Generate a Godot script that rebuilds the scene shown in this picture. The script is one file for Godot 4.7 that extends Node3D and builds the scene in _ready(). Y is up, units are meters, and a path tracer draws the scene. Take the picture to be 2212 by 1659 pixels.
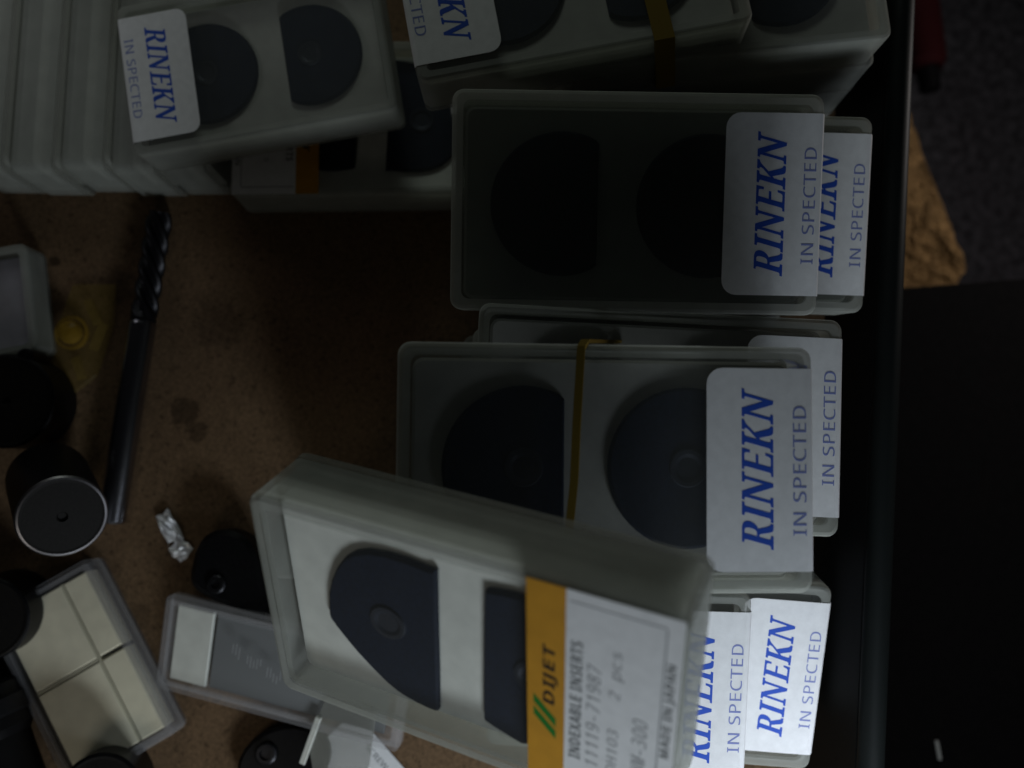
extends Node3D
# Close-up of a dark tool drawer: stacks of frosted insert boxes, loose tooling on a brown board.
# All sizes below are in millimetres; MM turns them into metres.
const MM := 0.001
const TILT := 7.0
const EYE := Vector3(0, 250, 30.696)
const FOV := 47.0

var mats := {}
var meshes := {}


func _ready() -> void:
	seed(7)
	camera_and_light()
	materials()
	drawer()
	floor_below()
	stacks()
	loose_boxes()
	tools()
	scraps()


# ---------------------------------------------------------------- camera, light
func camera_and_light() -> void:
	var cam := Camera3D.new()
	cam.name = "camera"
	cam.fov = FOV
	cam.near = 0.01
	cam.far = 20.0
	cam.position = EYE * MM
	cam.rotation_degrees = Vector3(-90 + TILT, 0, 0)
	var attr := CameraAttributesPhysical.new()
	attr.frustum_focal_length = 12.0 / tan(deg_to_rad(FOV / 2))
	attr.frustum_focus_distance = 0.185
	attr.frustum_near = 0.01
	attr.frustum_far = 20.0
	attr.exposure_aperture = 10.0
	cam.attributes = attr
	add_child(cam)
	cam.current = true

	var env := Environment.new()
	env.background_mode = Environment.BG_COLOR
	env.background_color = lin(0.003, 0.003, 0.0032)
	env.tonemap_mode = Environment.TONE_MAPPER_LINEAR
	env.tonemap_exposure = 0.7
	env.sdfgi_enabled = true
	env.ssao_enabled = true
	env.ssil_enabled = true
	var we := WorldEnvironment.new()
	we.name = "world"
	we.environment = env
	add_child(we)

	area("lamp_in_front", Vector3(40, 116, 262), Vector3(0, 40, 40), Vector2(60, 40), Color(0.93, 0.97, 1.0), 0.04)
	area("fill_at_drawer_front", Vector3(66, 109, 100), Vector3(40, 80, 20), Vector2(36, 14), Color(0.9, 0.95, 1.0), 0.0019)  # added fill, brightens the stickers of the middle stack
	area("fill_low_at_front", Vector3(84, 76, 132), Vector3(40, 35, 70), Vector2(40, 20), Color(0.92, 0.95, 1.0), 0.0048)  # invented close light that lifts the bottom right stickers
	area("fill_front_left", Vector3(-120, 110, 150), Vector3(-70, 20, 50), Vector2(40, 30), Color(1.0, 0.97, 0.92), 0.0017)  # extra fill put in for the cream box and the tilted box
	area("lamp_behind_drawer", Vector3(-60, 180, -350), Vector3(0, 40, 0), Vector2(90, 50), Color(0.95, 1.0, 0.96), 0.0145)
	area("fill_left_of_drawer", Vector3(-172, 84, -112), Vector3(-90, 30, -75), Vector2(30, 20), Color(0.98, 0.98, 1.0), 0.001)  # added light to raise the upright boxes and the slanted sticker
	area("fill_over_floor", Vector3(260, 40, -120), Vector3(110, -120, -30), Vector2(50, 30), Color(1.0, 0.97, 0.95), 0.017)  # made-up fill for the floor and torn board outside the drawer


func area(called: String, from: Vector3, to: Vector3, size: Vector2, c: Color, e: float) -> void:
	var l := AreaLight3D.new()
	l.name = called
	l.area_size = size * MM
	l.area_normalize_energy = true
	l.light_color = c
	l.light_energy = e
	l.area_range = 4.0
	l.shadow_enabled = true
	add_child(l)
	l.look_at_from_position(from * MM, to * MM, Vector3.UP)


# ---------------------------------------------------------------- helpers
func lin(r: float, g: float, b: float, a := 1.0) -> Color:
	var c := Color(r, g, b).linear_to_srgb()
	c.a = a
	return c


func at(px: float, py: float, h := 0.0) -> Vector3:
	# a point of the picture (2212 x 1659) laid on the level h millimetres above the drawer board
	var f := 1659.0 / 2 / tan(deg_to_rad(FOV / 2))
	var t := deg_to_rad(TILT)
	var d := Vector3(0, -cos(t), -sin(t)) + Vector3(1, 0, 0) * ((px - 1106.0) / f) - Vector3(0, sin(t), -cos(t)) * ((py - 829.5) / f)
	return EYE + d * ((h - EYE.y) / d.y)


func begin() -> SurfaceTool:
	var st := SurfaceTool.new()
	st.begin(Mesh.PRIMITIVE_TRIANGLES)
	return st


func done(st: SurfaceTool) -> ArrayMesh:
	st.generate_normals()
	return st.commit()


func tri(st: SurfaceTool, a: Vector3, b: Vector3, c: Vector3, out: Vector3, smooth := -1) -> void:
	st.set_smooth_group(smooth)
	if (b - a).cross(c - a).dot(out) > 0:
		var k := b
		b = c
		c = k
	for p in [a, b, c]:
		st.set_uv(Vector2(p.x, p.z) * 0.01)
		st.add_vertex(p * MM)


func quad(st: SurfaceTool, a: Vector3, b: Vector3, c: Vector3, d: Vector3, out: Vector3, smooth := -1) -> void:
	tri(st, a, b, c, out, smooth)
	tri(st, a, c, d, out, smooth)


func middle(r: PackedVector3Array) -> Vector3:
	var m := Vector3.ZERO
	for p in r:
		m += p
	return m / r.size()


func loft(st: SurfaceTool, rings: Array, sign := 1.0, smooth := -1, lean := Vector3.ZERO) -> void:
	for k in rings.size() - 1:
		var a: PackedVector3Array = rings[k]
		var b: PackedVector3Array = rings[k + 1]
		var m := (middle(a) + middle(b)) / 2
		for i in a.size():
			var j := (i + 1) % a.size()
			var out := ((a[i] + a[j] + b[i] + b[j]) / 4 - m) * sign + lean
			quad(st, a[i], a[j], b[j], b[i], out, smooth)


func cap(st: SurfaceTool, r: PackedVector3Array, out: Vector3, smooth := -1) -> void:
	var m := middle(r)
	for i in r.size():
		tri(st, m, r[i], r[(i + 1) % r.size()], out, smooth)


func rr(l: float, w: float, r: float, y: float, n := 5) -> PackedVector3Array:
	# rounded rectangle in the level y
	var out := PackedVector3Array()
	r = maxf(r, 0.05)
	for c in 4:
		var cx := (l / 2 - r) * (1 if c == 0 or c == 3 else -1)
		var cz := (w / 2 - r) * (1 if c < 2 else -1)
		for i in n + 1:
			var t := PI / 2 * (c + float(i) / n)
			out.append(Vector3(cx + r * cos(t), y, cz + r * sin(t)))
	return out


func level(poly: PackedVector2Array, y: float, grow := 0.0) -> PackedVector3Array:
	var p := poly
	if grow != 0.0:
		var m := Vector2.ZERO
		for q in p:
			m += q
		m /= p.size()
		p = PackedVector2Array()
		for q in poly:
			p.append(q + (q - m).normalized() * grow)
	var out := PackedVector3Array()
	for q in p:
		out.append(Vector3(q.x, y, q.y))
	return out


func slab(st: SurfaceTool, poly: PackedVector2Array, y0: float, y1: float, bevel := 0.0) -> void:
	if bevel > 0.0:
		loft(st, [level(poly, y0), level(poly, y1 - bevel), level(poly, y1, -bevel)])
	else:
		loft(st, [level(poly, y0), level(poly, y1)])
	cap(st, level(poly, y1, -bevel), Vector3.UP)
	cap(st, level(poly, y0), Vector3.DOWN)


func box(st: SurfaceTool, lo: Vector3, hi: Vector3, bevel := 0.0) -> void:
	var p := PackedVector2Array([Vector2(lo.x, lo.z), Vector2(hi.x, lo.z), Vector2(hi.x, hi.z), Vector2(lo.x, hi.z)])
	slab(st, p, lo.y, hi.y, bevel)


func lathe(st: SurfaceTool, prof: Array, n := 40, smooth := 0) -> void:
	# profile of Vector2(radius, y); closes on the axis where the radius is 0
	var rings := []
	for p in prof:
		var r := PackedVector3Array()
		for i in n:
			var t := TAU * i / n
			r.append(Vector3(p.x * cos(t), p.y, p.x * sin(t)))
		rings.append(r)
	for k in rings.size() - 1:
		var d: Vector2 = prof[k + 1] - prof[k]
		var nrm := Vector2(-d.y, d.x) if true else d
		for i in n:
			var j := (i + 1) % n
			var t := TAU * (i + 0.5) / n
			var out := Vector3(nrm.x * cos(t), nrm.y, nrm.x * sin(t)) * -1.0
			var g := smooth + k if smooth > 0 else -1
			if prof[k].x < 1e-4:
				tri(st, rings[k][i], rings[k + 1][i], rings[k + 1][j], out, g)
			elif prof[k + 1].x < 1e-4:
				tri(st, rings[k][i], rings[k][j], rings[k + 1][i], out, g)
			else:
				quad(st, rings[k][i], rings[k][j], rings[k + 1][j], rings[k + 1][i], out, g)


func numbered(parent: Node, called: String) -> String:
	var c := called
	var n := 0
	while parent.has_node(NodePath(c)):
		n += 1
		c = "%s_%03d" % [called, n]
	return c


func part(parent: Node, called: String, mesh: Mesh, m: String, t := Transform3D.IDENTITY) -> MeshInstance3D:
	var o := MeshInstance3D.new()
	o.name = numbered(parent, called)
	o.mesh = mesh
	o.material_override = null
	o.set_surface_override_material(0, mats[m])
	t.origin *= MM
	o.transform = t
	parent.add_child(o, true)
	return o


func thing(called: String, label: String, category: String, pos: Vector3, rot := Vector3.ZERO, group := "") -> Node3D:
	var o := Node3D.new()
	o.name = numbered(self, called)
	add_child(o, true)
	o.position = pos * MM
	o.rotation_degrees = rot
	tag(o, label, category, group)
	return o


func tag(o: Node, label: String, category: String, group := "") -> void:
	o.set_meta("label", label)
	o.set_meta("category", category)
	if group:
		o.set_meta("group", group)


func copy(src: Node3D, label: String, pos: Vector3, rot: Vector3, group: String) -> Node3D:
	var o: Node3D = src.duplicate()
	o.name = numbered(self, String(src.name).rstrip("_0123456789"))
	add_child(o, true)
	o.position = pos * MM
	o.rotation_degrees = rot
	tag(o, label, src.get_meta("category"), group)
	return o


# ---------------------------------------------------------------- materials
func mat(called: String, c: Color, rough: float, metal := 0.0) -> StandardMaterial3D:
	var m := StandardMaterial3D.new()
	m.resource_name = called
	m.albedo_color = c
	m.roughness = rough
	m.metallic = metal
	m.metallic_specular = 0.25
	if c.a < 1.0:
		m.transparency = BaseMaterial3D.TRANSPARENCY_ALPHA
	mats[called] = m
	return m


func mottle(freq: float, lo: float, hi: float, sd: int, size := 256, oct := 3) -> ImageTexture:
	var n := FastNoiseLite.new()
	n.seed = sd
	n.noise_type = FastNoiseLite.TYPE_SIMPLEX_SMOOTH
	n.frequency = freq
	n.fractal_octaves = oct
	var src := n.get_seamless_image(size, size)
	var im := Image.create(size, size, false, Image.FORMAT_RGB8)
	var r := RandomNumberGenerator.new()
	r.seed = sd
	for y in size:
		for x in size:
			var v := lerpf(lo, hi, clampf(src.get_pixel(x, y).r * 0.75 + r.randf() * 0.25, 0, 1))
			im.set_pixel(x, y, Color(v, v, v))
	return ImageTexture.create_from_image(im)


func grained(m: StandardMaterial3D, t: Texture2D, per_metre: float) -> void:
	m.albedo_texture = t
	m.uv1_triplanar = true
	m.uv1_scale = Vector3.ONE * per_metre


func materials() -> void:
	var haze := mottle(0.03, 0.92, 1.0, 3)
	var grit := mottle(0.12, 0.6, 1.0, 5)
	grained(mat("lid", lin(0.5, 0.52, 0.48, 0.5), 0.6), haze, 16)
	grained(mat("window", lin(0.6, 0.62, 0.6, 0.022), 0.6), haze, 16)
	grained(mat("tray", lin(0.42, 0.43, 0.39, 0.42), 0.45), haze, 16)
	grained(mat("clear", lin(0.6, 0.6, 0.62, 0.16), 0.34), haze, 16)
	grained(mat("foam", lin(0.4, 0.405, 0.37), 0.9), haze, 20)
	grained(mat("foam_dull", lin(0.36, 0.35, 0.4), 0.9), haze, 20)
	grained(mat("foam_white", lin(0.74, 0.76, 0.7), 0.9), haze, 20)
	grained(mat("foam_cream", lin(0.82, 0.78, 0.6), 0.8), haze, 20)
	grained(mat("insert", lin(0.006, 0.013, 0.034), 0.75), grit, 30)
	mat("insert_metal", lin(0.02, 0.024, 0.034), 0.5, 0.3)
	grained(mat("paper", lin(0.8, 0.81, 0.82), 0.6), mottle(0.05, 0.93, 1.0, 9), 24)
	for m in ["lid", "tray"]:
		mats[m].backlight_enabled = true
		mats[m].backlight = lin(0.62, 0.61, 0.55)
	var fr := mat("window_frosted", lin(0.55, 0.58, 0.55, 0.055), 0.26)
	fr.refraction_enabled = true
	fr.refraction_scale = 0.012
	grained(mat("window_hazy", lin(0.55, 0.58, 0.56, 0.045), 0.6), haze, 16)
	mat("ink_blue", lin(0.03, 0.09, 0.48), 0.6)
	mat("ink_pale_blue", lin(0.2, 0.24, 0.5), 0.6)
	mat("ink_black", lin(0.012, 0.012, 0.012), 0.6)
	mat("ink_grey", lin(0.3, 0.31, 0.32), 0.6)
	mat("ink_dark_grey", lin(0.17, 0.18, 0.185), 0.6)
	mat("ink_green", lin(0.01, 0.17, 0.02), 0.6)
	grained(mat("yellow", lin(0.6, 0.29, 0.025), 0.6), haze, 24)
	mat("rubber", lin(0.2, 0.135, 0.02), 0.7)
	grained(mat("steel_dark", lin(0.045, 0.045, 0.05), 0.38, 0.8), grit, 40)
	grained(mat("steel", lin(0.36, 0.36, 0.4), 0.26, 1.0), haze, 60)
	mat("steel_bright", lin(0.24, 0.23, 0.24), 0.4, 1.0)
	grained(mat("black", lin(0.008, 0.008, 0.009), 0.4), grit, 30)
	grained(mat("black_face", lin(0.012, 0.011, 0.01), 0.65), grit, 40)
	grained(mat("divider", lin(0.5, 0.48, 0.36), 0.8), haze, 20)
	mat("foil", lin(0.85, 0.86, 0.88), 0.4, 0.4)
	mat("amber", lin(0.32, 0.19, 0.02, 0.5), 0.3)
	mat("amber_film", lin(0.26, 0.18, 0.035, 0.16), 0.3)
	grained(mat("rail", lin(0.012, 0.013, 0.013), 0.6), grit, 20)
	mat("rail_lip", lin(0.008, 0.01, 0.0095), 0.5)
	grained(mat("cabinet", lin(0.0035, 0.0028, 0.0028), 0.95), grit, 8)
	grained(mat("red", lin(0.03, 0.003, 0.004), 0.8), haze, 10)
	mat("chip", lin(0.3, 0.3, 0.28), 0.7)
	var concrete := mat("concrete", lin(0.17, 0.162, 0.185), 0.9)
	grained(concrete, mottle(0.2, 0.35, 1.0, 11), 3.0)
	var ply := mat("board_brown", lin(0.58, 0.35, 0.15), 0.9)
	var fold := mottle(0.02, 0.0, 1.0, 12, 256, 4)
	grained(ply, mottle(0.05, 0.6, 1.0, 13), 9.0)
	ply.heightmap_enabled = true
	ply.heightmap_texture = fold
	ply.heightmap_scale = 1.6
	var bd := mat("fibreboard", Color.WHITE, 0.82)
	bd.albedo_texture = fibreboard()
	bd.uv1_scale = Vector3(1, 1, 1)


func fibreboard() -> ImageTexture:
	# brown board with fibre mottling, dark flecks and oil stains; 400 x 400 mm
	var s := 1024
	var a := FastNoiseLite.new()
	a.seed = 21
	a.frequency = 0.012
	a.fractal_octaves = 4
	var b := FastNoiseLite.new()
	b.seed = 22
	b.frequency = 0.22
	b.fractal_octaves = 2
	var r := RandomNumberGenerator.new()
	r.seed = 5
	var im := Image.create(s, s, false, Image.FORMAT_RGB8)
	for y in s:
		for x in s:
			var v := 0.9 + 0.2 * a.get_noise_2d(x, y * 0.8) + 0.2 * b.get_noise_2d(x, y) + 0.42 * (r.randf() - 0.5)
			if b.get_noise_2d(x * 0.6 + 900, y * 0.6) > 0.5:
				v *= 0.66
			im.set_pixel(x, y, Color(0.158 * v, 0.1 * v, 0.056 * v).linear_to_srgb())
	for spot in [[400, 890, 5.0, 0.5], [425, 935, 3.5, 0.55], [120, 562, 1.8, 0.35], [470, 700, 9.0, 0.7], [300, 1330, 4.0, 0.75], [250, 620, 6.0, 0.7]]:
		var c := at(spot[0], spot[1])
		var cx := int((c.x + 200) / 400 * s)
		var cy := int((c.z + 200) / 400 * s)
		var rad := int(spot[2] / 400 * s) + 1
		for dy in range(-rad, rad + 1):
			for dx in range(-rad, rad + 1):
				var q := Vector2(dx, dy).length() / rad + 0.4 * a.get_noise_2d(cx + dx * 9, cy + dy * 9)
				if q < 1.0 and cx + dx >= 0 and cy + dy >= 0 and cx + dx < s and cy + dy < s:
					var k := lerpf(spot[3], 1.0, smoothstep(0.6, 1.0, q))
					var p := im.get_pixel(cx + dx, cy + dy).srgb_to_linear() * k
					im.set_pixel(cx + dx, cy + dy, p.linear_to_srgb())
	return ImageTexture.create_from_image(im)


# ---------------------------------------------------------------- the drawer and what lies below it
func drawer() -> void:
	var st := begin()
	# the board runs up to the steel side
	var pts := [Vector3(-330, 0, -260), Vector3(112, 0, -260), Vector3(65, 0, 260), Vector3(-330, 0, 260)]
	for k in [[0, 1, 2], [0, 2, 3]]:
		for i in k:
			var p: Vector3 = pts[i]
			st.set_uv(Vector2((p.x + 200) / 400, (p.z + 200) / 400))
			st.set_normal(Vector3.UP)
			st.add_vertex(p * MM)
	var o := MeshInstance3D.new()
	o.name = "drawer_floor"
	o.mesh = st.commit()
	o.set_surface_override_material(0, mats["fibreboard"])
	o.set_meta("kind", "structure")
	o.set_meta("label", "brown fibreboard bottom of the drawer under the boxes and tools")
	add_child(o)

	var t := thing("drawer_side", "black steel drawer side with a rolled top edge, right of the box stacks", "drawer side", Vector3(91.2, -6, -20), Vector3(0, -5.3, 0))
	st = begin()
	box(st, Vector3(-1.2, 0, -240), Vector3(1.2, 42, 280))
	part(t, "side_panel", done(st), "rail")
	st = begin()
	var rings := []
	for z in [-240.0, 280.0]:
		var r := PackedVector3Array()
		for i in 16:
			var g := TAU * i / 16
			r.append(Vector3(1.6 + 3.0 * cos(g), 44.0 + 3.0 * sin(g), z))
		rings.append(r)
	loft(st, rings, 1.0, 1)
	cap(st, rings[0], Vector3.FORWARD)
	cap(st, rings[1], Vector3.BACK)
	part(t, "rolled_edge", done(st), "rail_lip")


func floor_below() -> void:
	var st := begin()
	box(st, Vector3(-300, -262, -600), Vector3(900, -250, 600))
	var o := part(self, "workshop_floor", done(st), "concrete")
	o.set_meta("kind", "structure")
	o.set_meta("label", "grey gritty workshop floor below and right of the drawer")

	# torn brown board standing out from behind the drawer side
	var h := -120.0
	var outline := PackedVector2Array()
	var rng := RandomNumberGenerator.new()
	rng.seed = 3
	for p in [[1820, 200], [1958, 225], [1985, 310], [2020, 405], [2048, 470], [2062, 500], [2078, 545], [2086, 590], [2070, 608], [2040, 640], [1990, 660], [1820, 700]]:
		var q := at(p[0] + rng.randf_range(-3, 3), p[1] + rng.randf_range(-3, 3), h)
		outline.append(Vector2(q.x, q.z))
	var jagged := PackedVector2Array()
	for i in outline.size():
		var n := outline[(i + 1) % outline.size()]
		for k in 4:
			jagged.append(outline[i].lerp(n, k / 4.0) + Vector2(rng.randf_range(-0.7, 0.7), rng.randf_range(-0.7, 0.7)))
	outline = jagged
	var t := thing("torn_board", "torn brown board with cracked corner, lying beyond the drawer side", "board", Vector3(0, h, 0))
	st = begin()
	slab(st, outline, -6, 0, 0.6)
	part(t, "panel", done(st), "board_brown")
	# peeled flakes along the cracks
	for f in [[2040, 520, 38, 12, 60], [2005, 560, 42, 14, 15], [2062, 560, 34, 10, 75], [1978, 510, 34, 10, 100], [2030, 590, 40, 12, 20], [1990, 600, 34, 9, 5]]:
		var c := at(f[0], f[1], h)
		var flake := PackedVector2Array()
		for i in 9:
			var g := TAU * i / 9
			var rad := rng.randf_range(0.65, 1.1)
			flake.append(Vector2(c.x, c.z) + Vector2(cos(g) * f[2] * rad, sin(g) * f[3] * rad).rotated(deg_to_rad(f[4])) / 5.2)
		st = begin()
		slab(st, flake, 0.2, 0.6 + rng.randf() * 0.8, 0.3)
		part(t, "flake", done(st), "board_brown")

	# dark cabinet edge below, lower right
	t = thing("cabinet", "black cabinet top filling the dark corner right of the drawer", "cabinet", Vector3(0, -70, 0))
	var a := at(1930, 640, -70)
	var b := at(2230, 612, -70)
	var far := b + (b - a) * 2.0
	st = begin()
	slab(st, PackedVector2Array([Vector2(99, a.z), Vector2(far.x, far.z), Vector2(far.x, 400), Vector2(62, 400)]), -175, 0, 1.0)
	part(t, "top", done(st), "cabinet")
	var c1 := at(2022, 1598, -69.6)
	var c2 := at(2030, 1642, -69.6)
	var chip := begin()
	var mid := (c1 + c2) / 2
	box(chip, Vector3(-0.55, 0, -3.3), Vector3(0.55, 0.6, 3.3), 0.2)
	var ch := part(self, "paint_chip", done(chip), "chip", Transform3D(Basis(Vector3.UP, atan2(c2.x - c1.x, c2.z - c1.z)), mid))
	tag(ch, "small pale sliver lying on the black cabinet top", "chip")

	# red object behind the side, top right
	var rp := at(1984, 5, -150)
	t = thing("red_tube", "dull red tube lying on the floor at the upper right", "tube", rp, Vector3(0, 4, 0))
	st = begin()
	lathe(st, [Vector2(0, -42), Vector2(7, -42), Vector2(9, -40), Vector2(9, 30), Vector2(7, 34), Vector2(0, 34)], 24, 1)
	part(t, "body", done(st), "red", Transform3D(Basis(Vector3.RIGHT, PI / 2), Vector3.ZERO))
	st = begin()
	lathe(st, [Vector2(0, 34.2), Vector2(5, 34.2), Vector2(5, 44), Vector2(4, 45), Vector2(0, 45)], 24, 1)
	part(t, "cap", done(st), "black", Transform3D(Basis(Vector3.RIGHT, PI / 2), Vector3.ZERO))


# ---------------------------------------------------------------- frosted boxes
func lid_mesh(l: float, w: float, t: float, r: float) -> ArrayMesh:
	var st := begin()
	var y0 := 2.3
	loft(st, [rr(l, w, r, y0), rr(l, w, r, t - 0.9), rr(l - 0.6, w - 0.6, r - 0.3, t - 0.25), rr(l - 1.8, w - 1.8, r - 0.8, t)], 1.0, -1, Vector3(0, 0.2, 0))
	loft(st, [rr(l - 1.8, w - 1.8, r - 0.8, t), rr(l - 4.6, w - 4.6, r - 0.8, t)], 0.0, -1, Vector3.UP)
	loft(st, [rr(l - 2.2, w - 2.2, r - 0.8, y0), rr(l - 2.2, w - 2.2, r - 0.8, t - 1.4)], -1.0)
	loft(st, [rr(l - 2.2, w - 2.2, r - 0.8, t - 1.4), rr(l - 4.6, w - 4.6, r - 0.8, t - 1.4)], 0.0, -1, Vector3.DOWN)
	loft(st, [rr(l, w, r, y0), rr(l - 2.2, w - 2.2, r - 0.8, y0)], 0.0, -1, Vector3.DOWN)
	return done(st)


func window_mesh(l: float, w: float, t: float, r: float) -> ArrayMesh:
	# the clear middle of a lid
	var st := begin()
	cap(st, rr(l - 4.6, w - 4.6, r - 0.8, t), Vector3.UP)
	cap(st, rr(l - 4.6, w - 4.6, r - 0.8, t - 1.4), Vector3.DOWN)
	return done(st)


func tray_mesh(l: float, w: float, top: float, r: float) -> ArrayMesh:
	var st := begin()
	loft(st, [rr(l - 0.6, w - 0.6, r, 0), rr(l, w, r, 0.5), rr(l, w, r, 2.1)])
	cap(st, rr(l - 0.6, w - 0.6, r, 0), Vector3.DOWN)
	loft(st, [rr(l, w, r, 2.1), rr(l - 2.8, w - 2.8, r, 2.1)], 0.0, -1, Vector3.UP)
	loft(st, [rr(l - 2.8, w - 2.8, r, 2.1), rr(l - 2.8, w - 2.8, r, top)])
	loft(st, [rr(l - 2.8, w - 2.8, r, top), rr(l - 4.6, w - 4.6, r, top)], 0.0, -1, Vector3.UP)
	loft(st, [rr(l - 4.6, w - 4.6, r, top), rr(l - 4.6, w - 4.6, r, 1.2)], -1.0)
	cap(st, rr(l - 4.6, w - 4.6, r, 1.2), Vector3.UP)
	return done(st)


func foam_mesh(l: float, w: float, top: float) -> ArrayMesh:
	var st := begin()
	loft(st, [rr(l - 5.0, w - 5.0, 2, 1.35), rr(l - 5.0, w - 5.0, 2, top - 0.6), rr(l - 6.2, w - 6.2, 1.6, top)], 1.0, -1, Vector3(0, 0.1, 0))
	cap(st, rr(l - 6.2, w - 6.2, 1.6, top), Vector3.UP)
	cap(st, rr(l - 5.0, w - 5.0, 2, 1.35), Vector3.DOWN)
	return done(st)


func insert_mesh(flip: float, flat := 7.5, from := 64.0) -> ArrayMesh:
	# half-round ball-nose insert: an arc of 15 mm radius and a flat back, edges bevelled
	var p := PackedVector2Array()
	for i in 33:
		var g := deg_to_rad(from + (360.0 - 2.0 * from) * i / 32)
		p.append(Vector2(15 * cos(g) * flip, 15 * sin(g)))
	p.append(Vector2(flat * flip, -15 * sin(deg_to_rad(from)) + 0.9))
	p.append(Vector2(flat * flip, 15 * sin(deg_to_rad(from)) - 0.9))
	var st := begin()
	slab(st, p, 0, 3.4, 0.6)
	return done(st)


func leaf_mesh(pts: Array) -> ArrayMesh:
	var p := PackedVector2Array()
	for q in pts:
		p.append(q)
	var st := begin()
	slab(st, smooth(p, 1), 0, 3.4, 0.5)
	return done(st)


func hole_mesh() -> ArrayMesh:
	var st := begin()
	lathe(st, [Vector2(3.6, 0.0), Vector2(3.4, 0.35), Vector2(2.7, 0.3), Vector2(2.0, 0.02), Vector2(0, 0.02)], 24, 1)
	return done(st)


func words(s: String, font: String, bold: bool, x: float, cap_h: float, z0: float, z1: float, y: float, slant := 0.0) -> Array:
	return [s, font, bold, x, cap_h, z0, z1, y, slant]


func lettering(list: Array) -> ArrayMesh:
	# each line runs along -z (from z0 to z1), stands on x and has its letter tops towards -x
	var st := begin()
	for w in list:
		var f := SystemFont.new()
		f.font_names = PackedStringArray([w[1]])
		f.font_weight = 700 if w[2] else 400
		var tm := TextMesh.new()
		tm.text = w[0]
		var fv := FontVariation.new()
		fv.base_font = f
		fv.spacing_glyph = 1 if w[0] == "RINEKN" else 1
		tm.font = fv
		tm.font_size = 48
		tm.pixel_size = 0.01
		tm.depth = 0.05
		tm.curve_step = 2.0
		var b := tm.get_aabb()
		var sx := absf(w[6] - w[5]) / b.size.x
		var sy: float = w[4] / b.size.y
		var dir := signf(w[6] - w[5])
		# letter x -> z, letter y -> -x * dir sense, letter z -> y
		var ux := Vector3(0, 0, dir) * sx * MM
		var uy := (Vector3(dir, 0, 0) * sy + Vector3(0, 0, dir) * sy * float(w[8])) * MM
		var uz := Vector3(0, 1, 0) * MM * 0.6
		var t := Transform3D(Basis(ux, uy, uz), Vector3.ZERO)
		var zero := Vector3(b.position.x, b.position.y, b.position.z)
		t.origin = Vector3(w[3], w[7], w[5]) * MM - t.basis * zero
		st.append_from(tm, 0, t)
	return st.commit()


func sticker_mesh(t: float) -> ArrayMesh:
	# rounded on the inner side, square on the outer, folded over the end of the lid
	var st := begin()
	var p := PackedVector2Array()
	for c in 2:
		for i in 6:
			var g := PI / 2 + PI / 2 * (c + i / 5.0)
			p.append(Vector2(21.0 + 3.0 * cos(g), (15.5 if c == 0 else -15.5) + 3.0 * sin(g)))
	p.append(Vector2(36.9, -18.5))
	p.append(Vector2(36.9, 18.5))
	slab(st, p, t + 0.02, t + 0.14)
	var fold := [Vector2(36.9, t + 0.14), Vector2(37.7, t - 0.05), Vector2(38.13, t - 0.7), Vector2(38.16, t - 4.5)]
	for k in 3:
		var a: Vector2 = fold[k]
		var b: Vector2 = fold[k + 1]
		quad(st, Vector3(a.x, a.y, -18.5), Vector3(b.x, b.y, -18.5), Vector3(b.x, b.y, 18.5), Vector3(a.x, a.y, 18.5), Vector3(1, 0.5, 0))
		a -= Vector2(0.08, 0.1)
		b -= Vector2(0.08, 0.1 if k < 2 else 0.0)
		quad(st, Vector3(a.x, a.y, -18.5), Vector3(b.x, b.y, -18.5), Vector3(b.x, b.y, 18.5), Vector3(a.x, a.y, 18.5), Vector3(-1, -0.5, 0))
	return done(st)


func plain_box(called: String, label: String, l: float, w: float, t: float, foam: String, group := "") -> Node3D:
	var o := thing(called, label, "insert box", Vector3.ZERO, Vector3.ZERO, group)
	part(o, "tray", tray_mesh(l, w, t * 0.42, 2.0), "tray")
	if foam:
		part(o, "foam_pad", foam_mesh(l, w, t * 0.68), foam)
	var lid := part(o, "lid", lid_mesh(l, w, t, 2.4), "lid")
	part(lid, "lid_window", window_mesh(l, w, t, 2.4), "window")
	return o


func stickered_box(label: String) -> Node3D:
	var o := plain_box("insert_box", label, 76, 45, 15, "foam", "frosted insert boxes with blue-lettered stickers")
	for x in [-15.0, 15.6]:
		var i := part(o, "cutting_insert", meshes.insert, "insert", Transform3D(Basis.IDENTITY, Vector3(x, 7.9, 0)))
		part(i, "screw_hole", meshes.hole, "insert_metal", Transform3D(Basis.IDENTITY, Vector3(0, 3.4, 0)))
	var s := part(o, "sticker", meshes.sticker, "paper")
	part(s, "lettering", meshes.big_print, "ink_blue")
	part(s, "small_lettering", meshes.small_print, "ink_pale_blue")
	return o


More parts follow.
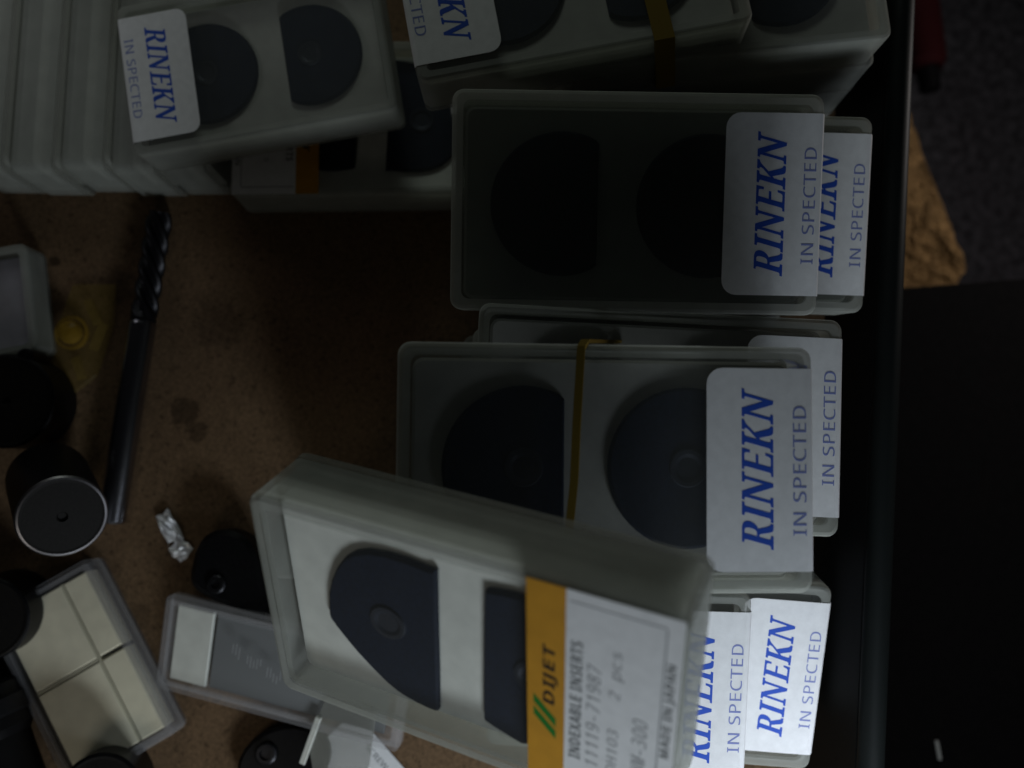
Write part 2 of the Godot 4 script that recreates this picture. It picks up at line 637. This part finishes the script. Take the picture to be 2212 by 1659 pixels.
func banded_box(label: String) -> Node3D:
	# box with a printed card label: yellow strip and white field
	var o := plain_box("insert_box", label, 76, 45, 15, "foam_white", "frosted insert boxes with yellow-banded labels")
	var i := part(o, "cutting_insert", meshes.insert_left, "insert", Transform3D(Basis.IDENTITY, Vector3(0, 7.9, 0)))
	part(i, "screw_hole", meshes.hole, "insert_metal", Transform3D(Basis.IDENTITY, Vector3(-14.5, 3.4, 0.5)))
	i = part(o, "cutting_insert", meshes.insert_right, "insert", Transform3D(Basis.IDENTITY, Vector3(0, 7.9, 0)))
	part(i, "screw_hole", meshes.hole, "insert_metal", Transform3D(Basis.IDENTITY, Vector3(13.0, 3.4, 2)))
	var st := begin()
	box(st, Vector3(13.5, 15.02, -21.9), Vector3(19.8, 15.13, 21.9))
	var y := part(o, "yellow_band", done(st), "yellow")
	y.set_meta("label", "yellow strip with black print and two green slashes")
	part(y, "lettering", lettering([words("DIJET", "Droid Sans", true, 18.7, 2.5, 2.5, -9.6, 15.13, 0.2)]), "ink_black")
	st = begin()
	for d in [0.0, 2.7]:
		var p := PackedVector2Array([Vector2(14.6, 1.0 + d), Vector2(18.4, 5.2 + d), Vector2(18.4, 7.0 + d), Vector2(14.6, 2.8 + d)])
		slab(st, p, 15.135, 15.16)
	part(y, "green_slashes", done(st), "ink_green")
	st = begin()
	box(st, Vector3(19.85, 15.02, -21.9), Vector3(37.4, 15.13, 21.9))
	var wl := part(o, "white_label", done(st), "paper")
	part(wl, "lettering", lettering([words("INDEXABLE INSERTS", "Droid Sans", true, 22.6, 1.9, 12.5, -12.5, 15.13), words("MADE IN JAPAN", "Droid Sans", true, 37.0, 1.7, 5.5, -13.5, 15.13)]), "ink_dark_grey")
	part(wl, "stamped_lettering", lettering([words("11119-71987", "Droid Sans Mono", false, 25.6, 2.2, 13.0, -8.5, 15.13, 0.15), words("DH103   2 pcs", "Droid Sans Mono", false, 29.2, 2.3, 13.0, -12.5, 15.13, 0.15), words("BNM-300", "Droid Sans Mono", false, 33.2, 2.4, 13.0, -0.5, 15.13, 0.15)]), "ink_grey")
	st = begin()
	box(st, Vector3(20.5, 15.135, -20.0), Vector3(34.8, 15.15, -19.75))
	box(st, Vector3(34.8, 15.135, -19.75), Vector3(35.05, 15.15, 20.0))
	box(st, Vector3(20.5, 15.135, 19.8), Vector3(34.8, 15.15, 20.05))
	part(wl, "frame_line", done(st), "ink_grey")
	return o


func ribbon(path: Array, width: Vector3, thick: float) -> ArrayMesh:
	# closed band through the points, its width along one direction
	var st := begin()
	var n := path.size()
	var c := Vector3.ZERO
	for p in path:
		c += p
	c /= n
	for i in n:
		var a: Vector3 = path[i]
		var b: Vector3 = path[(i + 1) % n]
		var na := (a - c).normalized() * thick
		var nb := (b - c).normalized() * thick
		var w := width / 2
		quad(st, a - w + na, a + w + na, b + w + nb, b - w + nb, na)
		quad(st, a - w, a + w, b + w, b - w, -na)
		quad(st, a + w, a + w + na, b + w + nb, b + w, w)
		quad(st, a - w, a - w + na, b - w + nb, b - w, -w)
	return done(st)


func stacks() -> void:
	meshes.insert = insert_mesh(1.0)
	meshes.insert_left = leaf_mesh([Vector2(-4.2, -13.6), Vector2(-4.3, -14.4), Vector2(-5.7, 18.2), Vector2(-6.2, 18.8), Vector2(-11, 18.2), Vector2(-14.9, 16.8), Vector2(-19, 13.6), Vector2(-23, 9.8), Vector2(-27.3, 4.4), Vector2(-27.4, 3.2), Vector2(-26.6, -3), Vector2(-23.5, -9.8), Vector2(-19, -13.6), Vector2(-12, -14.6)])
	meshes.insert_right = leaf_mesh([Vector2(4.3, -12.6), Vector2(4.8, -13.2), Vector2(11, -14), Vector2(18, -13), Vector2(24, -8), Vector2(27, 2), Vector2(25, 9), Vector2(18, 16), Vector2(11, 19), Vector2(10, 19), Vector2(3.6, 16.8), Vector2(3.2, 16)])
	meshes.hole = hole_mesh()
	meshes.sticker = sticker_mesh(15.0)
	meshes.big_print = lettering([words("RINEKN", "Droid Serif", true, 30.4, 5.9, 14.6, -13.2, 15.14, 0.27)])
	meshes.small_print = lettering([words("IN SPECTED", "Droid Sans", false, 36.6, 2.5, 12.0, -11.6, 15.14)])
	var g := "frosted insert boxes with blue-lettered stickers"
	# middle right stack
	# the stickered boxes are cloudier than the rest
	var s := stickered_box("frosted box with a rubber band across it, on top of the middle stack")
	s.get_node("lid/lid_window").set_surface_override_material(0, mats["window_hazy"])
	s.position = Vector3(16.2, 75.5, 25.3) * MM
	s.rotation_degrees = Vector3(4.5, -0.5, -4.5)
	var band := thing("rubber_band", "ochre rubber band stretched around the middle stack of boxes", "rubber band", Vector3(16.2, 75.5, 25.3), Vector3(4.5, -0.5, -4.5))
	part(band, "loop", ribbon([Vector3(-7.6, 15.1, 22.6), Vector3(-7.2, 15.2, 12), Vector3(-6.2, 15.2, 2), Vector3(-5.8, 15.2, -8), Vector3(-5.1, 15.2, -21.4), Vector3(-4.2, 14.3, -22.7), Vector3(5, -6, -24.6), Vector3(9, -17.5, -26), Vector3(2, -18.6, 0), Vector3(-6, -17.5, 23.6)], Vector3(1.5, 0, 0), 0.8), "rubber")
	copy(s, "frosted box in the middle stack sticking out right, its sticker half covered", Vector3(29.7, 54, 15.0), Vector3(2.9, -2.6, -2.1), g)
	# upper right stack
	for o in [copy(s, "frosted box on top of the upper right stack, with two big dark round inserts", Vector3(25.5, 60, -31.2), Vector3(11, -1.0, 0), g), copy(s, "frosted box beneath the upper right stack's top box, its sticker touching the drawer side", Vector3(44.7, 37, -36.7), Vector3(9.3, -2.2, 1.5), g)]:
		o.get_node("lid/lid_window").set_surface_override_material(0, mats["window_frosted"])
	# lower right stack
	var short := plain_box("insert_box", "short frosted box wedged under the tilted yellow-banded box, its large print cut in half", 46, 45, 15, "foam", g)
	short.position = Vector3(27.1, 41, 70.5) * MM
	short.rotation_degrees = Vector3(11, -1.7, -0.4)
	var one := part(short, "cutting_insert", meshes.insert, "insert", Transform3D(Basis.IDENTITY, Vector3(0.6, 7.9, 0)))
	part(one, "screw_hole", meshes.hole, "insert_metal", Transform3D(Basis.IDENTITY, Vector3(0, 3.4, 0)))
	one = part(short, "sticker", meshes.sticker, "paper", Transform3D(Basis.IDENTITY, Vector3(-15, 0, 0)))
	part(one, "lettering", meshes.big_print, "ink_blue")
	part(one, "small_lettering", meshes.small_print, "ink_pale_blue")
	copy(s, "frosted box with the brightest sticker, lowest at the bottom right", Vector3(33.6, 25.5, 66.9), Vector3(14.7, -4.6, -0.5), g)
	for p in [["lowest box of the middle stack, lying on the brown board", Vector3(28, 0, 16)], ["second box from the board in the middle stack", Vector3(25, 15.3, 15)], ["third box from the board in the middle stack, under the half covered sticker", Vector3(28, 30.6, 16)], ["lowest box of the upper right stack, on the board by the drawer side", Vector3(34, 0, -36)], ["second box from the board in the upper right stack", Vector3(31, 15.3, -36)], ["lowest box of the bottom right stack, under the brightest sticker", Vector3(40, 0, 63)]]:
		copy(s, "frosted " + p[0], p[1], Vector3(0, -2.0, 0), g)
	# top centre
	copy(s, "frosted box at the top centre with its sticker upside down on its left end", Vector3(12.9, 49, -88), Vector3(2, 190.4, -1.5), g)
	copy(s, "unlabelled frosted box at the top right behind the orange band", Vector3(48, 43.0, -92.5), Vector3(-2, 186, 0), g).get_node("sticker").free()
	var b2 := thing("rubber_band", "wide orange rubber band hanging over the box at the top centre", "rubber band", Vector3(12.9, 49, -88), Vector3(2, 190.4, -1.5))
	part(b2, "loop", ribbon([Vector3(-17.5, 15.1, -22.6), Vector3(-17.0, 15.2, 0), Vector3(-17, 15.1, 22.6), Vector3(-17, -0.6, 23), Vector3(-18, -6.4, 12), Vector3(-19.5, -6.4, -12), Vector3(-20, -4, -24.5)], Vector3(4.6, 0, 0), 0.7), "rubber")
	copy(s, "frosted box second from the top in the stack at the top centre", Vector3(20, 33.4, -94), Vector3(0, 186, 0), g)
	copy(s, "frosted box third from the top in the stack at the top centre", Vector3(22, 18, -94), Vector3(0, 184, 0), g)
	copy(s, "frosted box at the foot of the stack at the top centre", Vector3(20, 2.5, -94), Vector3(0, 184, 0), g)
	for p in [["on the board at the far right corner", 0.0], ["second from the board at the far right corner", 14.6], ["third from the board at the far right corner, below the unlabelled box", 28.4]]:  # added to block light reaching the board, and to carry the unlabelled box
		copy(s, "added frosted box " + p[0], Vector3(50, p[1], -93), Vector3(0, 185, 0), g).get_node("sticker").free()
	# upper left, lying over the boxes on edge
	copy(s, "frosted box with a slanted sticker, lying across the upright boxes at the upper left", Vector3(-65, 23.0, -80.0), Vector3(-1.2, 189.5, -3), g).scale = Vector3.ONE * 0.9

	# yellow-banded boxes
	var d := banded_box("tilted frosted box in front with a yellow strip and white printed label")
	d.position = Vector3(-3.6, 90, 50) * MM
	d.rotation_degrees = Vector3(34.7, 1.1, 25.2)
	# unseen box added under the tilted one to shade the board centre
	var shade_box := plain_box("insert_box", "added unseen frosted box on edge under the tilted yellow-banded box, shading the board", 62, 58, 15, "foam")
	shade_box.transform = Transform3D(Basis(Vector3(1, 0, 0), Vector3(0, 0, 1), Vector3(0, -1, 0)), Vector3(-20, 29, 34) * MM)
	copy(d, "frosted box flat on the board at the back, its yellow-banded label turned upside down", Vector3(-40, 0.2, -73), Vector3(0, 180.7, 0), "frosted insert boxes with yellow-banded labels")


func loose_boxes() -> void:
	# five boxes standing on their long edges, upper left
	var labels := ["leftmost upright frosted box, cut by the picture's left edge", "upright frosted box, second from the left edge of the picture", "upright frosted box just left of the slanted sticker, third of the row", "upright frosted box under the slanted sticker's box, fourth of the row", "rightmost upright frosted box of the row, showing below the slanted sticker's box"]
	var xs := [-135.0, -121.3, -107.8, -94.4, -81.0]
	var first := plain_box("insert_box", labels[0], 76, 22, 13.4, "foam_white", "frosted boxes standing on edge in a row")
	for i in 5:
		var o: Node3D = first if i == 0 else copy(first, labels[i], Vector3.ZERO, Vector3.ZERO, "frosted boxes standing on edge in a row")
		# long side up: local x runs back, local y to the left, local z down
		o.transform = Transform3D(Basis(Vector3(0, 0, -1), Vector3(-1, 0, 0), Vector3(0, 1, 0)).rotated(Vector3.UP, deg_to_rad(-0.6 + 0.25 * i)), Vector3(xs[i], 11.0, -93.6 + [0.0, 0.6, -0.4, 0.8, 0.3][i]) * MM)

	# small pale box at the left edge
	var c := at(82, 757, 11)
	var o := plain_box("small_box", "small pale plastic box at the left edge above the round tools", 45, 31, 11, "foam_dull")
	o.set_meta("category", "plastic box")
	var bs := Basis(Vector3.UP, deg_to_rad(10))
	o.transform = Transform3D(bs, (c - bs * Vector3(22.5, 11, 15.5)) * MM)

	# cream divided box, lower left
	var h := 10.0
	var tr := at(190, 1212, h)
	o = thing("divided_box", "translucent box of cream compartments at the lower left", "plastic box", Vector3.ZERO)
	bs = Basis(Vector3.UP, deg_to_rad(30))
	o.transform = Transform3D(bs, (tr - bs * Vector3(15.5, h, -25)) * MM)
	part(o, "shell", tray_mesh(31, 52, 6, 2.0), "clear")
	part(part(o, "lid", lid_mesh(31, 52, h, 1.6), "clear"), "lid_window", window_mesh(31, 52, h, 2.2), "window")
	var cols := [[-12.6, 5.4], [6.3, 12.8]]
	for col in cols:
		for row in [[-23.2, -1.4], [-0.3, 23.2]]:
			var st := begin()
			box(st, Vector3(col[0], 1.4, row[0]), Vector3(col[1], 8.2, row[1]), 0.35)
			part(o, "cream_block", done(st), "foam_cream")
	var dv := begin()
	box(dv, Vector3(5.55, 1.4, -23.2), Vector3(6.15, 8.0, 23.2))
	part(o, "divider", done(dv), "divider")
	dv = begin()
	box(dv, Vector3(-12.6, 1.4, -1.2), Vector3(5.4, 8.0, -0.5))
	part(o, "divider", done(dv), "divider")

	# flat clear case under the tilted box
	o = thing("clear_case", "flat clear plastic case with a white strip inside, under the tilted box", "plastic case", CASE_AT, CASE_TURN)
	part(o, "shell", tray_mesh(70, 26, 3, 1.6), "clear")
	part(part(o, "lid", lid_mesh(70, 26, 5, 1.4), "clear"), "lid_window", window_mesh(70, 26, 5, 1.4), "window")
	var fs := begin()
	box(fs, Vector3(-32.2, 1.4, -10.4), Vector3(-21.5, 2.6, 10.4), 0.3)
	var strip := part(o, "white_strip", done(fs), "foam_white")
	strip.set_meta("label", "white strip at the left end")
	fs = begin()
	box(fs, Vector3(-20.5, 1.3, -10.2), Vector3(30, 2.2, 10.2), 0.2)
	part(o, "grey_backing", done(fs), "ink_dark_grey")
	var rng := RandomNumberGenerator.new()
	rng.seed = 8
	fs = begin()
	for grp in [[-13.5, 3, -3.0], [-9.0, 5, -1.0], [-3.0, 5, 1.5]]:
		for k in grp[1]:
			var x: float = grp[0] + k * 0.95
			var z: float = grp[2] + rng.randf_range(-0.6, 0.6)
			box(fs, Vector3(x, 5.02, z - rng.randf_range(0.8, 1.9)), Vector3(x + 0.22, 5.06, z + rng.randf_range(0.8, 1.9)))
	part(o, "scratched_marks", done(fs), "ink_grey")


const CASE_AT := Vector3(-60, 7.5, 76.5)
const CASE_TURN := Vector3(12, -9, 11)


# ---------------------------------------------------------------- loose tooling
func tools() -> void:
	# end mill
	var a := at(240, 1130, 3.8)
	var b := at(346, 462, 3.8)
	var ln := (b - a).length()
	var zt := (b - a).normalized()
	var xt := Vector3.UP.cross(zt).normalized()
	var o := thing("end_mill", "long dark steel end mill lying on the brown board", "end mill", a)
	o.transform.basis = Basis(xt, zt, xt.cross(zt))
	var st := begin()
	var shank := ln * 0.64
	lathe(st, [Vector2(0, 0), Vector2(3.1, 0), Vector2(3.7, 0.7), Vector2(3.7, shank - 0.8), Vector2(3.5, shank), Vector2(0, shank)], 40, 1)
	part(o, "shank", done(st), "steel")
	st = begin()
	var rings := []
	var steps := 60
	for k in steps + 1:
		var f := float(k) / steps
		var y := shank + 0.02 + (ln - shank) * f
		var ring := PackedVector3Array()
		for i in 48:
			var g := TAU * i / 48
			var lobe := fposmod(4.0 * (g / TAU) - f * 5.2, 1.0)
			var deep := smoothstep(0.0, 0.16, f) * (1.0 if f < 0.999 else 0.7)
			var r := 3.6 - deep * 1.75 * pow(sin(PI * clampf((lobe - 0.22) / 0.78, 0, 1)), 1.4)
			ring.append(Vector3(r * cos(g), y, r * sin(g)))
		rings.append(ring)
	loft(st, rings, 1.0, 1)
	cap(st, rings[0], Vector3.DOWN)
	cap(st, rings[steps], Vector3.UP)
	part(o, "fluted_tip", done(st), "steel_dark")

	# round tools at the left edge, all black steel
	round_tool("round black tool with a small nub, at the left edge below the pale box", at(12, 866, 15), Vector3(0.05, 1, 0.03), 12.6, 15, true, "black_face", "black")
	round_tool("black leaning tool shank with a brighter steel rim, beside the end mill", at(135, 1117, 35), Vector3(0.54, 0.78, 0.32), 10.2, 30, false, "black_face", "steel_bright")  # rim in a brighter steel than the body
	round_tool("round black tool overlapping the cream box from the left edge", at(-30, 1338, 18), Vector3(0.1, 1, 0.05), 10.5, 18, false, "black_face", "black")
	round_tool("round black tool at the bottom edge below the cream box", at(214, 1716, 20), Vector3(0.2, 1, -0.1), 9.6, 20, false, "black_face", "black")
	o = thing("tool_holder", "thick black tool holder lying in the bottom left corner", "tool holder", at(-95, 1440, 12), Vector3(90, 0, 0))
	o.rotation_degrees = Vector3(90, 24, 0)
	st = begin()
	lathe(st, [Vector2(0, -14), Vector2(8, -14), Vector2(9, -12.5), Vector2(9, 6), Vector2(12.5, 9), Vector2(12.5, 20), Vector2(11, 22), Vector2(11, 60), Vector2(0, 60)], 36, 1)
	part(o, "body", done(st), "black")
	st = begin()
	lathe(st, [Vector2(12.55, 12), Vector2(13.3, 12.6), Vector2(13.3, 16.4), Vector2(12.55, 17)], 36, 1)
	part(o, "collar", done(st), "steel_dark")

	# black insert holder head beside the foil
	var outline := PackedVector2Array()
	for p in [[407, 1262], [411, 1225], [420, 1186], [441, 1155], [475, 1142], [515, 1150], [545, 1176], [560, 1225], [572, 1290], [582, 1352], [520, 1322], [440, 1290]]:
		var q := at(p[0], p[1], 9)
		outline.append(Vector2(q.x, q.z))
	var c := at(492, 1238, 9)
	for i in outline.size():
		outline[i] -= Vector2(c.x, c.z)
	o = thing("clamp_jaw", "black rounded steel piece with a small screw, above the clear case", "clamp piece", Vector3(c.x, 0, c.z))
	st = begin()
	slab(st, smooth(outline), 0, 9, 1.4)
	part(o, "body", done(st), "black")
	var sc := at(468, 1262, 9)
	var screw := begin()
	lathe(screw, [Vector2(2.5, 0), Vector2(2.5, 0.7), Vector2(2.1, 1.0), Vector2(1.2, 1.0), Vector2(1.1, 0.4), Vector2(0, 0.4)], 24, 1)
	part(o, "screw", done(screw), "steel_dark", Transform3D(Basis.IDENTITY, Vector3(sc.x - c.x, 9.02, sc.z - c.z)))

	c = at(610, 1650, 5)
	o = thing("clamp_jaw", "black rounded steel piece with a ringed screw, below the clear case", "clamp piece", Vector3(c.x, 0, c.z), Vector3(0, 20, 0))
	var oval := PackedVector2Array()
	for i in 24:
		var g := TAU * i / 24
		oval.append(Vector2(12.5 * cos(g), 9.5 * sin(g)))
	st = begin()
	slab(st, oval, 0, 5, 1.0)
	part(o, "body", done(st), "black")
	screw = begin()
	lathe(screw, [Vector2(2.9, 0), Vector2(2.9, 0.7), Vector2(2.4, 1.0), Vector2(1.6, 1.0), Vector2(1.5, 0.3), Vector2(0, 0.3)], 24, 1)
	part(o, "screw", done(screw), "steel_dark", Transform3D(Basis.IDENTITY, Vector3(-3.2, 5.02, -4.0)))


func smooth(p: PackedVector2Array, times := 2) -> PackedVector2Array:
	for k in times:
		var q := PackedVector2Array()
		for i in p.size():
			var n := p[(i + 1) % p.size()]
			q.append(p[i].lerp(n, 0.25))
			q.append(p[i].lerp(n, 0.75))
		p = q
	return p


func round_tool(label: String, face: Vector3, up: Vector3, r: float, length: float, nub: bool, face_mat: String, rim_mat: String) -> void:
	up = up.normalized()
	var o := thing("round_tool", label, "tool", face - up * length)
	var x := up.cross(Vector3.BACK).normalized()
	o.transform.basis = Basis(x, up, x.cross(up))
	var st := begin()
	lathe(st, [Vector2(0, 0), Vector2(r - 0.8, 0), Vector2(r, 0.8), Vector2(r, length - 1.0)], 48, 1)
	part(o, "body", done(st), "black")
	st = begin()
	lathe(st, [Vector2(r, length - 1.0), Vector2(r + 0.1, length - 0.6), Vector2(r - 0.3, length - 0.15), Vector2(r - 0.75, length)], 48, 1)
	part(o, "rim", done(st), rim_mat)
	st = begin()
	lathe(st, [Vector2(r - 0.75, length), Vector2(r - 1.4, length - 0.15), Vector2(1.3, length - 0.15), Vector2(0.9, length - 0.9), Vector2(0, length - 0.9)], 48, 1)
	part(o, "face", done(st), face_mat)
	if nub:
		st = begin()
		lathe(st, [Vector2(0, 0), Vector2(2.4, 0), Vector2(2.4, 8), Vector2(1.8, 8.8), Vector2(0, 9)], 20, 1)
		part(o, "nub", done(st), "black", Transform3D(Basis.IDENTITY, Vector3(4.0, length - 9, -r + 0.6)))


# ---------------------------------------------------------------- scraps
func crumple(w: float, d: float, hgt: float, sd: int) -> ArrayMesh:
	# crumpled foil: a folded sheet with random heights, given a thin underside
	var rng := RandomNumberGenerator.new()
	rng.seed = sd
	var n := 7
	var pts := []
	for j in n:
		var row := []
		for i in n:
			var u := float(i) / (n - 1) - 0.5
			var v := float(j) / (n - 1) - 0.5
			var edge := 1.0 - maxf(absf(u), absf(v)) * 1.2
			row.append(Vector3((u + rng.randf_range(-0.07, 0.07)) * w, 0.4 + hgt * edge * rng.randf_range(0.2, 1.0), (v + rng.randf_range(-0.07, 0.07)) * d))
		pts.append(row)
	var st := begin()
	for j in n - 1:
		for i in n - 1:
			for k in [[pts[j][i], pts[j][i + 1], pts[j + 1][i + 1]], [pts[j][i], pts[j + 1][i + 1], pts[j + 1][i]]]:
				tri(st, k[0], k[1], k[2], Vector3.UP)
				var dn := Vector3(0, 0.15, 0)
				tri(st, k[0] - dn, k[1] - dn, k[2] - dn, Vector3.DOWN)
	return done(st)


func scraps() -> void:
	var c := at(368, 1138)
	var o := part(self, "foil_scrap", crumple(4.6, 9.0, 3.6, 4), "foil", Transform3D(Basis(Vector3.UP, 0.5), c))
	tag(o, "crumpled silvery white foil scrap, the upper of two beside the black clamp piece", "foil scrap")
	c = at(392, 1188)
	o = part(self, "foil_scrap", crumple(5.0, 5.0, 2.2, 9), "foil", Transform3D(Basis(Vector3.UP, 0.9), c))
	tag(o, "crumpled bluish foil scrap, the lower of two, touching the black clamp piece", "foil scrap")

	# yellow plastic clip
	c = at(178, 735)
	var t := thing("yellow_clip", "dirty see-through yellow plastic clip left of the end mill", "plastic clip", c, Vector3(0, -14, 0))
	var st := begin()
	slab(st, PackedVector2Array([Vector2(-7, -15), Vector2(5, -18), Vector2(8, -6), Vector2(7.5, 9), Vector2(2, 16), Vector2(-5, 15), Vector2(-8, 2)]), 0.1, 1.3, 0.4)
	part(t, "base", done(st), "amber_film")
	st = begin()
	lathe(st, [Vector2(0, 5.4), Vector2(1.6, 5.2), Vector2(2.8, 4.4), Vector2(3.3, 3.0), Vector2(3.3, 1.35)], 24, 1)
	part(t, "knob", done(st), "amber", Transform3D(Basis.IDENTITY, Vector3(-2.6, 0, -1.2)))
	st = begin()
	lathe(st, [Vector2(4.0, 1.35), Vector2(4.0, 2.4), Vector2(4.8, 2.4), Vector2(4.8, 1.35)], 28, 1)
	part(t, "ring", done(st), "amber", Transform3D(Basis.IDENTITY, Vector3(-2.6, 0, -1.2)))
	for r in [[1.5, -8.5, 50, 7.5, 2.6], [5.2, -2.0, 95, 8.0, 2.2], [2.4, 8.0, 55, 6.5, 2.4]]:
		st = begin()
		box(st, Vector3(-r[3] / 2, 1.32, -r[4] / 2), Vector3(r[3] / 2, 2.9, r[4] / 2), 0.5)
		part(t, "rib", done(st), "amber_film", Transform3D(Basis(Vector3.UP, deg_to_rad(-r[2])), Vector3(r[0], 0, r[1])))

	# paper slip and loose film, bottom
	c = at(845, 1640, 1.0)
	t = thing("paper_slip", "white printed paper slip showing under the tilted box at the bottom", "paper slip", Vector3(c.x, 0.3, c.z), Vector3(0, -47, 0))
	st = begin()
	box(st, Vector3(-16, 0, -0.8), Vector3(14, 0.15, 14))
	part(t, "sheet", done(st), "paper")
	var print := lettering([words("SCREW OF", "Droid Sans", false, 0.0, 1.5, 6.0, -6.0, 0.15)])
	part(t, "lettering", print, "ink_dark_grey", Transform3D(Basis(Vector3.UP, -PI / 2), Vector3(-1, 0, 3.4)))

	c = at(735, 1610, 14)
	t = thing("film_piece", "loose piece of cloudy clear plastic film at the bottom by the paper slip", "plastic film", Vector3(c.x, 12, c.z), Vector3(6, -20, 12))
	st = begin()
	slab(st, PackedVector2Array([Vector2(-8, -9), Vector2(6, -11), Vector2(9, 2), Vector2(7, 14), Vector2(-3, 12), Vector2(-9, 3)]), 0, 0.6, 0.2)
	part(t, "sheet", done(st), "tray")
	st = begin()
	box(st, Vector3(-8.6, 0.65, -4), Vector3(-7.2, 1.5, 9), 0.3)
	part(t, "folded_edge", done(st), "foam_white")
